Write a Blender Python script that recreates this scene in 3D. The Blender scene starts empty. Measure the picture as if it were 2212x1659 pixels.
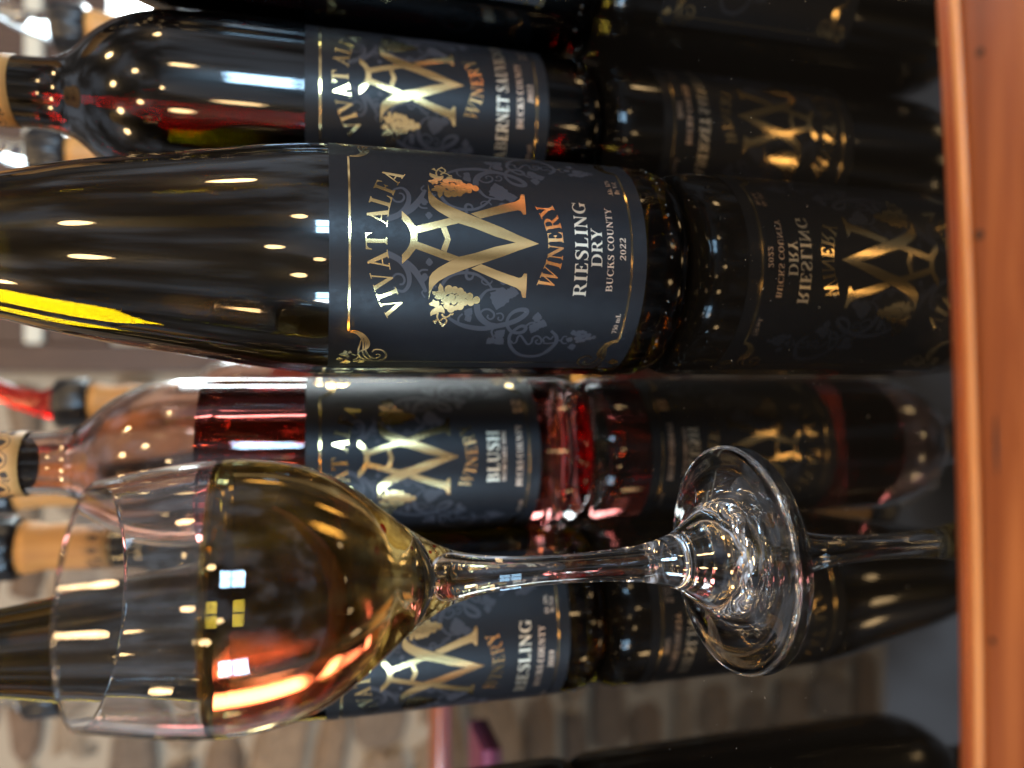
import bpy, bmesh, math, random
from math import sin, cos, pi, radians, sqrt, atan2
from mathutils import Vector, Matrix
from mathutils.geometry import tessellate_polygon

random.seed(7)
scene = bpy.context.scene
COL = scene.collection

# ------------------------------------------------------------------ camera
CAM_H, PITCH = .124, radians(15.0)          # metres above the bar top, looking slightly down
cam = bpy.data.cameras.new("camera")
cam.sensor_width = 36.0
cam.lens = 36.0 * 1560 / 2212
cam.clip_start, cam.clip_end = .01, 60
cam.dof.use_dof = True
cam.dof.focus_distance = .222
cam.dof.aperture_fstop = 5.3
cam_ob = bpy.data.objects.new("camera", cam)
COL.objects.link(cam_ob)
_f = Vector((0, cos(PITCH), -sin(PITCH)))    # the phone was held on its side: image right = world down
_x = Vector((0, -sin(PITCH), -cos(PITCH)))
_y = Vector((1, 0, 0))
_m = Matrix((_x, _y, -_f)).transposed().to_4x4()
_m.translation = Vector((0, 0, CAM_H))
cam_ob.matrix_world = _m
scene.camera = cam_ob

# ------------------------------------------------------------------ light
world = bpy.data.worlds.new("World")
scene.world = world
world.use_nodes = True
bg = world.node_tree.nodes["Background"]
bg.inputs["Strength"].default_value = 1.0
_nd, _ln = world.node_tree.nodes, world.node_tree.links      # noise in place of the unseen room, added for uneven reflections
_tc = _nd.new("ShaderNodeTexCoord"); _nz = _nd.new("ShaderNodeTexNoise"); _rp = _nd.new("ShaderNodeValToRGB")
_nz.inputs["Scale"].default_value, _nz.inputs["Detail"].default_value, _nz.inputs["Roughness"].default_value = 3.4, 3.0, .5
_ln.new(_tc.outputs["Generated"], _nz.inputs["Vector"]); _ln.new(_nz.outputs["Fac"], _rp.inputs["Fac"]); _ln.new(_rp.outputs["Color"], bg.inputs["Color"])
_e = _rp.color_ramp.elements
_e[0].position, _e[0].color = .38, (.055, .050, .047, 1)
_e[1].position, _e[1].color = .64, (.42, .46, .53, 1)
_m1 = _e.new(.50); _m1.color = (.145, .130, .122, 1)

def aim(ob, target):
    ob.rotation_euler = (Vector(target) - ob.location).to_track_quat('-Z', 'Y').to_euler()

def area(name, loc, target, sx, sy, power, color):
    l = bpy.data.lights.new(name, 'AREA')
    l.shape, l.size, l.size_y, l.energy, l.color = 'RECTANGLE', sx, sy, power, color
    o = bpy.data.objects.new(name, l); COL.objects.link(o)
    o.location = loc; aim(o, target)
    return o

def bulb(name, loc, r, power, color):
    l = bpy.data.lights.new(name, 'POINT')
    l.shadow_soft_size, l.energy, l.color = r, power, color
    o = bpy.data.objects.new(name, l); COL.objects.link(o)
    o.location = loc
    return o

# daylight windows of the room behind the photographer
for wx, wy, wp_ in ((1.21, -2.50, 1.25), (-2.08, -1.86, 1.1)):
    side = Vector((-wy, wx, 0)).normalized()
    for k in (-1, 1):                           # four panes with a cross of glazing bars between them
        for kz in (-1, 1):
            area("window_light", (wx + side.x * k * .17, wy + side.y * k * .17, .20 + kz * .14), (0, .26, .06), .30, .25, 9.5 * wp_, (.42, .71, 1.0))
# warm ceiling bulbs
for bx, by, bz, bp in ((-.9, -1.9, .62, 8), (.15, -2.4, .95, 9), (1.35, -1.8, .60, 8), (-1.9, -.7, .9, 9), (2.1, -.3, .85, 9), (-.45, -1.4, 1.35, 9),
                       (.75, -1.2, 1.3, 9), (-1.5, -1.1, .30, 6), (-.35, -2.6, .42, 6), (-.5, -.55, 1.5, 10), (.3, -.7, 1.7, 10), (-1.05, -.2, 1.45, 10), (1.1, -.2, 1.5, 10)):
    bulb("ceiling_bulb", (bx, by, bz), .09, bp * 1.5, (1.0, .66, .31))

scene.view_settings.view_transform = 'Standard'
scene.view_settings.look = 'None'
scene.view_settings.exposure = 0.5
scene.view_settings.gamma = 1.0

scene.render.engine = 'CYCLES'
cy = scene.cycles
cy.max_bounces, cy.transmission_bounces, cy.glossy_bounces = 26, 22, 10
cy.diffuse_bounces, cy.transparent_max_bounces, cy.volume_bounces = 3, 16, 0
cy.caustics_reflective = cy.caustics_refractive = False
cy.blur_glossy = .15
cy.sample_clamp_indirect = 8
cy.use_denoising = True
cy.use_adaptive_sampling = True
cy.adaptive_threshold = .01

# ------------------------------------------------------------------ object helpers
def tag(o, label=None, cat=None, group=None, kind=None):
    if label: o["label"] = label
    if cat: o["category"] = cat
    if group: o["group"] = group
    if kind: o["kind"] = kind
    return o

def empty(name, loc=(0, 0, 0)):
    o = bpy.data.objects.new(name, None); COL.objects.link(o)
    o.empty_display_size = .02
    o.location = loc
    return o

def link(name, me, parent=None, loc=(0, 0, 0)):
    o = bpy.data.objects.new(name, me); COL.objects.link(o)
    o.location = loc
    if parent is not None: o.parent = parent
    return o

def smooth(me, on=True):
    me.polygons.foreach_set("use_smooth", [on] * len(me.polygons))

def mesh(name, verts, faces, mats, fm=None, sm=True):
    me = bpy.data.meshes.new(name)
    me.from_pydata(verts, [], faces)
    for m in (mats if isinstance(mats, (list, tuple)) else [mats]): me.materials.append(m)
    if fm: me.polygons.foreach_set("material_index", fm)
    smooth(me, sm)
    me.update()
    return me

def lathe(name, prof, mats, seg=112, pm=None):
    """prof: (r, z) from start to end; the surface normal lies to the right of the walking direction
    when going up, i.e. outwards."""
    verts, faces, fm, rings = [], [], [], []
    for r, z in prof:
        if r < 1e-6:
            rings.append([len(verts)]); verts.append((0, 0, z))
        else:
            b = len(verts)
            for i in range(seg):
                a = 2 * pi * i / seg
                verts.append((r * cos(a), r * sin(a), z))
            rings.append(list(range(b, b + seg)))
    for k in range(len(rings) - 1):
        A, B = rings[k], rings[k + 1]
        mi = pm[k] if pm else 0
        for i in range(seg):
            j = (i + 1) % seg
            if len(A) == 1 and len(B) == 1: continue
            if len(A) == 1: faces.append((A[0], B[j], B[i]))
            elif len(B) == 1: faces.append((A[i], A[j], B[0]))
            else: faces.append((A[i], A[j], B[j], B[i]))
            fm.append(mi)
    return mesh(name, verts, faces, mats, fm)

def catmull(pts, n=8, closed=False):
    """pts: tuples of any length"""
    out, N = [], len(pts)
    for i in range(N - 1):
        p0, p1, p2, p3 = pts[max(i - 1, 0)], pts[i], pts[i + 1], pts[min(i + 2, N - 1)]
        for k in range(n):
            t = k / n
            out.append(tuple(.5 * ((2 * b) + (c - a) * t + (2 * a - 5 * b + 4 * c - d) * t * t + (3 * b - a - 3 * c + d) * t ** 3)
                             for a, b, c, d in zip(p0, p1, p2, p3)))
    out.append(tuple(pts[-1]))
    return out

def tube(name, path, mats, seg=16, cap=True):
    """path: (x, y, z, r)"""
    verts, faces = [], []
    P = [Vector(p[:3]) for p in path]
    ref = Vector((.13, .97, .2)).normalized()
    for i, p in enumerate(path):
        t = (P[min(i + 1, len(P) - 1)] - P[max(i - 1, 0)]).normalized()
        u = t.cross(ref).normalized(); v = t.cross(u)
        for k in range(seg):
            a = 2 * pi * k / seg
            q = P[i] + (u * cos(a) - v * sin(a)) * p[3]
            verts.append(q[:])
    for i in range(len(path) - 1):
        for k in range(seg):
            j = (k + 1) % seg
            faces.append((i * seg + k, i * seg + j, (i + 1) * seg + j, (i + 1) * seg + k))
    if cap:
        faces.append(tuple(reversed(range(seg)))); b = (len(path) - 1) * seg
        faces.append(tuple(range(b, b + seg)))
    me = mesh(name, verts, faces, mats)
    bm = bmesh.new(); bm.from_mesh(me); bmesh.ops.recalc_face_normals(bm, faces=bm.faces); bm.to_mesh(me); bm.free()
    return me

def box_mesh(name, x0, x1, y0, y1, z0, z1, mat, bevel=.0, seg=2):
    bm = bmesh.new()
    bmesh.ops.create_cube(bm, size=1)
    for v in bm.verts:
        v.co = Vector(((x0 + x1) / 2 + v.co.x * (x1 - x0), (y0 + y1) / 2 + v.co.y * (y1 - y0), (z0 + z1) / 2 + v.co.z * (z1 - z0)))
    if bevel:
        bmesh.ops.bevel(bm, geom=bm.edges[:], offset=bevel, segments=seg, profile=.6, affect='EDGES')
    me = bpy.data.meshes.new(name); bm.to_mesh(me); bm.free()
    me.materials.append(mat)
    return me

# ------------------------------------------------------------------ materials
def mat(name):
    m = bpy.data.materials.new(name); m.use_nodes = True
    nt = m.node_tree
    return m, nt, nt.nodes, nt.links, nt.nodes.get("Principled BSDF")

def setp(b, **k):
    for key, v in k.items():
        s = b.inputs[key.replace('_', ' ')]
        if isinstance(v, tuple) and len(v) == 3: v = v + (1,)
        s.default_value = v

def noise(nd, ln, scale, detail=4, rough=.55, vec=None, mapping=None, coord='Object'):
    n = nd.new("ShaderNodeTexNoise")
    n.inputs["Scale"].default_value, n.inputs["Detail"].default_value, n.inputs["Roughness"].default_value = scale, detail, rough
    tc = nd.new("ShaderNodeTexCoord")
    src = tc.outputs[coord]
    if mapping:
        mp = nd.new("ShaderNodeMapping"); mp.inputs["Scale"].default_value = mapping
        ln.new(src, mp.inputs["Vector"]); src = mp.outputs["Vector"]
    ln.new(src, n.inputs["Vector"])
    return n

def ramp(nd, ln, src, stops):
    r = nd.new("ShaderNodeValToRGB")
    e = r.color_ramp.elements
    while len(e) < len(stops): e.new(.5)
    for i, (p, c) in enumerate(stops):
        e[i].position = p
        e[i].color = (c if isinstance(c, tuple) else (c, c, c)) + ((1,) if not isinstance(c, tuple) or len(c) == 3 else ())
    ln.new(src, r.inputs["Fac"])
    return r

def bump(nd, ln, b, src, strength, dist=.001):
    bp = nd.new("ShaderNodeBump"); bp.inputs["Strength"].default_value = strength; bp.inputs["Distance"].default_value = dist
    ln.new(src, bp.inputs["Height"]); ln.new(bp.outputs["Normal"], b.inputs["Normal"])
    return bp

def glass_mat(name, color, ior=1.5, rough=0.0, smudge=.0):
    m, nt, nd, ln, b = mat(name)
    setp(b, Base_Color=color, Roughness=rough, IOR=ior, Transmission_Weight=1.0)
    if smudge > .04:                            # handled bottles carry a faint greasy bloom
        setp(b, Coat_Weight=.26, Coat_Roughness=.24, Coat_IOR=1.4)
    if smudge:
        n = noise(nd, ln, 60, 5, .6)
        r = ramp(nd, ln, n.outputs["Fac"], ((.45, 0.0), (.8, smudge)))
        ln.new(r.outputs["Color"], b.inputs["Roughness"])
    return m

def liquid_mats(name, color, density):
    """wall touching the glass (relative index below one) and free surface, both bounding the same absorbing wine"""
    out = []
    for part, ior in (("wall", 1.345 / 1.5), ("surface", 1.345)):
        m = bpy.data.materials.new(name + "_" + part); m.use_nodes = True
        nd, ln = m.node_tree.nodes, m.node_tree.links
        nd.clear()
        o = nd.new("ShaderNodeOutputMaterial")
        g = nd.new("ShaderNodeBsdfGlass"); g.inputs["IOR"].default_value = ior; g.inputs["Roughness"].default_value = 0
        g.inputs["Color"].default_value = (1, 1, 1, 1)
        v = nd.new("ShaderNodeVolumeAbsorption"); v.inputs["Color"].default_value = color + (1,); v.inputs["Density"].default_value = density
        ln.new(g.outputs[0], o.inputs["Surface"]); ln.new(v.outputs[0], o.inputs["Volume"])
        out.append(m)
    return out

M = {}
M['green_glass'] = glass_mat("green_bottle_glass", (.060, .046, .0008), 1.5, 0, .10)
M['dark_glass'] = glass_mat("dark_bottle_glass", (.016, .010, .0012), 1.5, 0, .05)
M['clear_glass'] = glass_mat("clear_bottle_glass", (.97, .98, .97), 1.5, 0, .03)
M['crystal'] = glass_mat("wineglass_glass", (1.0, 1.0, 1.0), 1.52, 0)
M['riesling'] = liquid_mats("riesling_wine", (.885, .665, .0), 30)
M['bottle_riesling'] = liquid_mats("bottled_riesling", (.80, .73, .05), 70)
M['blush'] = liquid_mats("blush_wine", (.89, .12, .07), 33)
M['deep_red'] = liquid_mats("deep_red_wine", (.70, .05, .30), 400)
M['misted_glass'] = glass_mat("misted_inner_glass", (.72, .40, .30), 1.5, .10)
M['cabernet'] = liquid_mats("cabernet_wine", (.84, .03, .34), 210)

def gold_mat(name, color, rough, r2):
    m, nt, nd, ln, b = mat(name)
    setp(b, Base_Color=color, Metallic=1.0, Roughness=rough)
    n = noise(nd, ln, 5200, 3, .6)
    r = ramp(nd, ln, n.outputs["Fac"], ((.3, rough), (.75, r2)))
    ln.new(r.outputs["Color"], b.inputs["Roughness"])
    n2 = noise(nd, ln, 220, 2, .5)
    bump(nd, ln, b, n2.outputs["Fac"], .06, .0003)
    return m
M['gold'] = gold_mat("gold_foil", (.98, .69, .31), .12, .22)
M['gold_text'] = gold_mat("pale_gold_foil", (.92, .78, .58), .30, .45)
M['copper_text'] = gold_mat("copper_foil", (.88, .62, .44), .34, .48)

def paper_label():
    m, nt, nd, ln, b = mat("charcoal_label_paper")
    setp(b, Base_Color=(.008, .0085, .011), Roughness=.42, IOR=1.5, Specular_IOR_Level=.25)
    n = noise(nd, ln, 380, 5, .65)
    r = ramp(nd, ln, n.outputs["Fac"], ((.3, .36), (.7, .47)))
    ln.new(r.outputs["Color"], b.inputs["Roughness"])
    n2 = noise(nd, ln, 1800, 3, .6)
    bump(nd, ln, b, n2.outputs["Fac"], .08, .0003)
    return m
M['label'] = paper_label()

def flat(name, color, rough=.5, **k):
    m, nt, nd, ln, b = mat(name)
    setp(b, Base_Color=color, Roughness=rough, **k)
    return m
M['vine'] = flat("grey_vine_print", (.024, .024, .032), .5)
M['scuff'] = flat("label_scuff", (.003, .003, .003), .7)
M['ink'] = flat("dark_brown_ink", (.03, .016, .010), .6)
M['black_plastic'] = flat("black_plastic", (.012, .012, .014), .28)
M['clear_plastic'] = glass_mat("clear_pourer_plastic", (.93, .97, 1.0), 1.42, .08)
M['red_plastic'] = glass_mat("red_pourer_plastic", (.92, .04, .015), 1.42, .12)
M['purple_card'] = flat("purple_card", (.19, .003, .10), .25)
M['pink_paper'] = flat("pink_paper", (.26, .07, .12), .6)
M['cream_paint'] = flat("cream_paint", (.62, .60, .50), .5)
M['hole'] = flat("nail_hole_shadow", (.03, .012, .006), .8)
M['dust'] = flat("pale_dust", (.30, .29, .28), .8)
M['mortar'] = flat("lime_mortar", (.37, .30, .22), .9)

def sleeve_mat():
    m, nt, nd, ln, b = mat("kraft_sleeve_paper")
    setp(b, Roughness=.55)
    n = noise(nd, ln, 90, 5, .6, mapping=(1, 1, .12))
    r = ramp(nd, ln, n.outputs["Fac"], ((.3, (.48, .22, .06)), (.7, (.64, .34, .11))))
    ln.new(r.outputs["Color"], b.inputs["Base Color"])
    return m
M['sleeve'] = sleeve_mat()

def wood_mat(name, c0, c1, c2, rough, axis=(6, 60, 60), coat=.3):
    m, nt, nd, ln, b = mat(name)
    n = noise(nd, ln, 3.0, 7, .62, mapping=axis)
    n.inputs["Distortion"].default_value = .7
    r = ramp(nd, ln, n.outputs["Fac"], ((.28, c0), (.5, c1), (.74, c2)))
    ln.new(r.outputs["Color"], b.inputs["Base Color"])
    n2 = noise(nd, ln, 14, 5, .7, mapping=axis)
    r2 = ramp(nd, ln, n2.outputs["Fac"], ((.3, rough * .7), (.7, rough * 1.25)))
    ln.new(r2.outputs["Color"], b.inputs["Roughness"])
    bump(nd, ln, b, n2.outputs["Fac"], .25, .0006)
    setp(b, Coat_Weight=coat, Coat_Roughness=.16)
    return m
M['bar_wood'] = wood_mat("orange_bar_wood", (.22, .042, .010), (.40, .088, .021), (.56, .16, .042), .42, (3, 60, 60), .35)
M['highlight_wood'] = wood_mat("painted_highlight_wood", (.36, .12, .030), (.48, .18, .05), (.60, .27, .09), .45, (5, 150, 150), .25)  # highlight along the edge, painted as a lighter wood colour
M['board_wood'] = wood_mat("pinkish_sheen_board_wood", (.11, .026, .008), (.27, .076, .022), (.46, .165, .055), .55, (2.2, 42, 42), .12)  # window sheen on the flat top is put into the pinkish colour
M['frame_wood'] = wood_mat("brown_window_wood", (.040, .018, .012), (.058, .027, .018), (.080, .040, .026), .5, (60, 60, 6), .05)

def top_mat():
    m, nt, nd, ln, b = mat("polished_black_bar_top")
    setp(b, Base_Color=(.004, .004, .0042), IOR=1.75, Roughness=.02)
    n = noise(nd, ln, 26, 6, .65)
    r = ramp(nd, ln, n.outputs["Fac"], ((.40, .01), (.62, .03), (.85, .08)))
    ln.new(r.outputs["Color"], b.inputs["Roughness"])
    n3 = noise(nd, ln, 7, 8, .7, mapping=(1.0, 3.2, 1.0))
    n3.inputs["Distortion"].default_value = 1.2
    r3 = ramp(nd, ln, n3.outputs["Fac"], ((.48, 0.0), (.72, .075)))
    ad = nd.new("ShaderNodeMath"); ad.operation = 'ADD'
    ln.new(r.outputs["Color"], ad.inputs[0]); ln.new(r3.outputs["Color"], ad.inputs[1]); ln.new(ad.outputs[0], b.inputs["Roughness"])
    sc = noise(nd, ln, 60, 2, .5, mapping=(40, .8, 1)); bump(nd, ln, b, sc.outputs["Fac"], .006, .0004)
    n2 = noise(nd, ln, 1500, 2, .5)
    r2 = ramp(nd, ln, n2.outputs["Fac"], ((.70, (.004, .004, .0042)), (.80, (.02, .02, .02))))
    ln.new(r2.outputs["Color"], b.inputs["Base Color"])
    return m
M['top'] = top_mat()

def stone_mat():
    m, nt, nd, ln, b = mat("fieldstone")
    setp(b, Roughness=.85)
    oi = nd.new("ShaderNodeObjectInfo")
    r = ramp(nd, ln, oi.outputs["Random"], ((0.0, (.15, .085, .050)), (.22, (.31, .225, .150)), (.45, (.17, .122, .088)),
                                           (.62, (.36, .265, .175)), (.82, (.20, .118, .070)), (1.0, (.26, .215, .17))))
    n = noise(nd, ln, 9, 6, .65)
    n.inputs["Distortion"].default_value = .6
    r2 = ramp(nd, ln, n.outputs["Fac"], ((.3, .55), (.7, 1.35)))
    mx = nd.new("ShaderNodeMix"); mx.data_type = 'RGBA'; mx.blend_type = 'MULTIPLY'; mx.inputs["Factor"].default_value = 1
    ln.new(r.outputs["Color"], mx.inputs["A"]); ln.new(r2.outputs["Color"], mx.inputs["B"])
    ln.new(mx.outputs["Result"], b.inputs["Base Color"])
    bump(nd, ln, b, n.outputs["Fac"], .6, .01)
    return m
M['stone'] = stone_mat()

def emit(name, color, strength):
    m = bpy.data.materials.new(name); m.use_nodes = True
    nd, ln = m.node_tree.nodes, m.node_tree.links; nd.clear()
    o = nd.new("ShaderNodeOutputMaterial"); e = nd.new("ShaderNodeEmission")
    e.inputs["Color"].default_value = color + (1,); e.inputs["Strength"].default_value = strength
    ln.new(e.outputs[0], o.inputs["Surface"])
    return m
M['sky'] = emit("bright_day_sky", (.86, .97, 1.0), 40.0)

def pane_mat():
    m = bpy.data.materials.new("window_pane_glass"); m.use_nodes = True
    nd, ln = m.node_tree.nodes, m.node_tree.links; nd.clear()
    o = nd.new("ShaderNodeOutputMaterial"); t = nd.new("ShaderNodeBsdfTransparent"); g = nd.new("ShaderNodeBsdfGlossy")
    g.inputs["Roughness"].default_value = .02
    fr = nd.new("ShaderNodeFresnel"); fr.inputs["IOR"].default_value = 1.5
    mx = nd.new("ShaderNodeMixShader")
    ln.new(fr.outputs[0], mx.inputs[0]); ln.new(t.outputs[0], mx.inputs[1]); ln.new(g.outputs[0], mx.inputs[2])
    ln.new(mx.outputs[0], o.inputs["Surface"])
    return m
M['pane'] = pane_mat()

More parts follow.
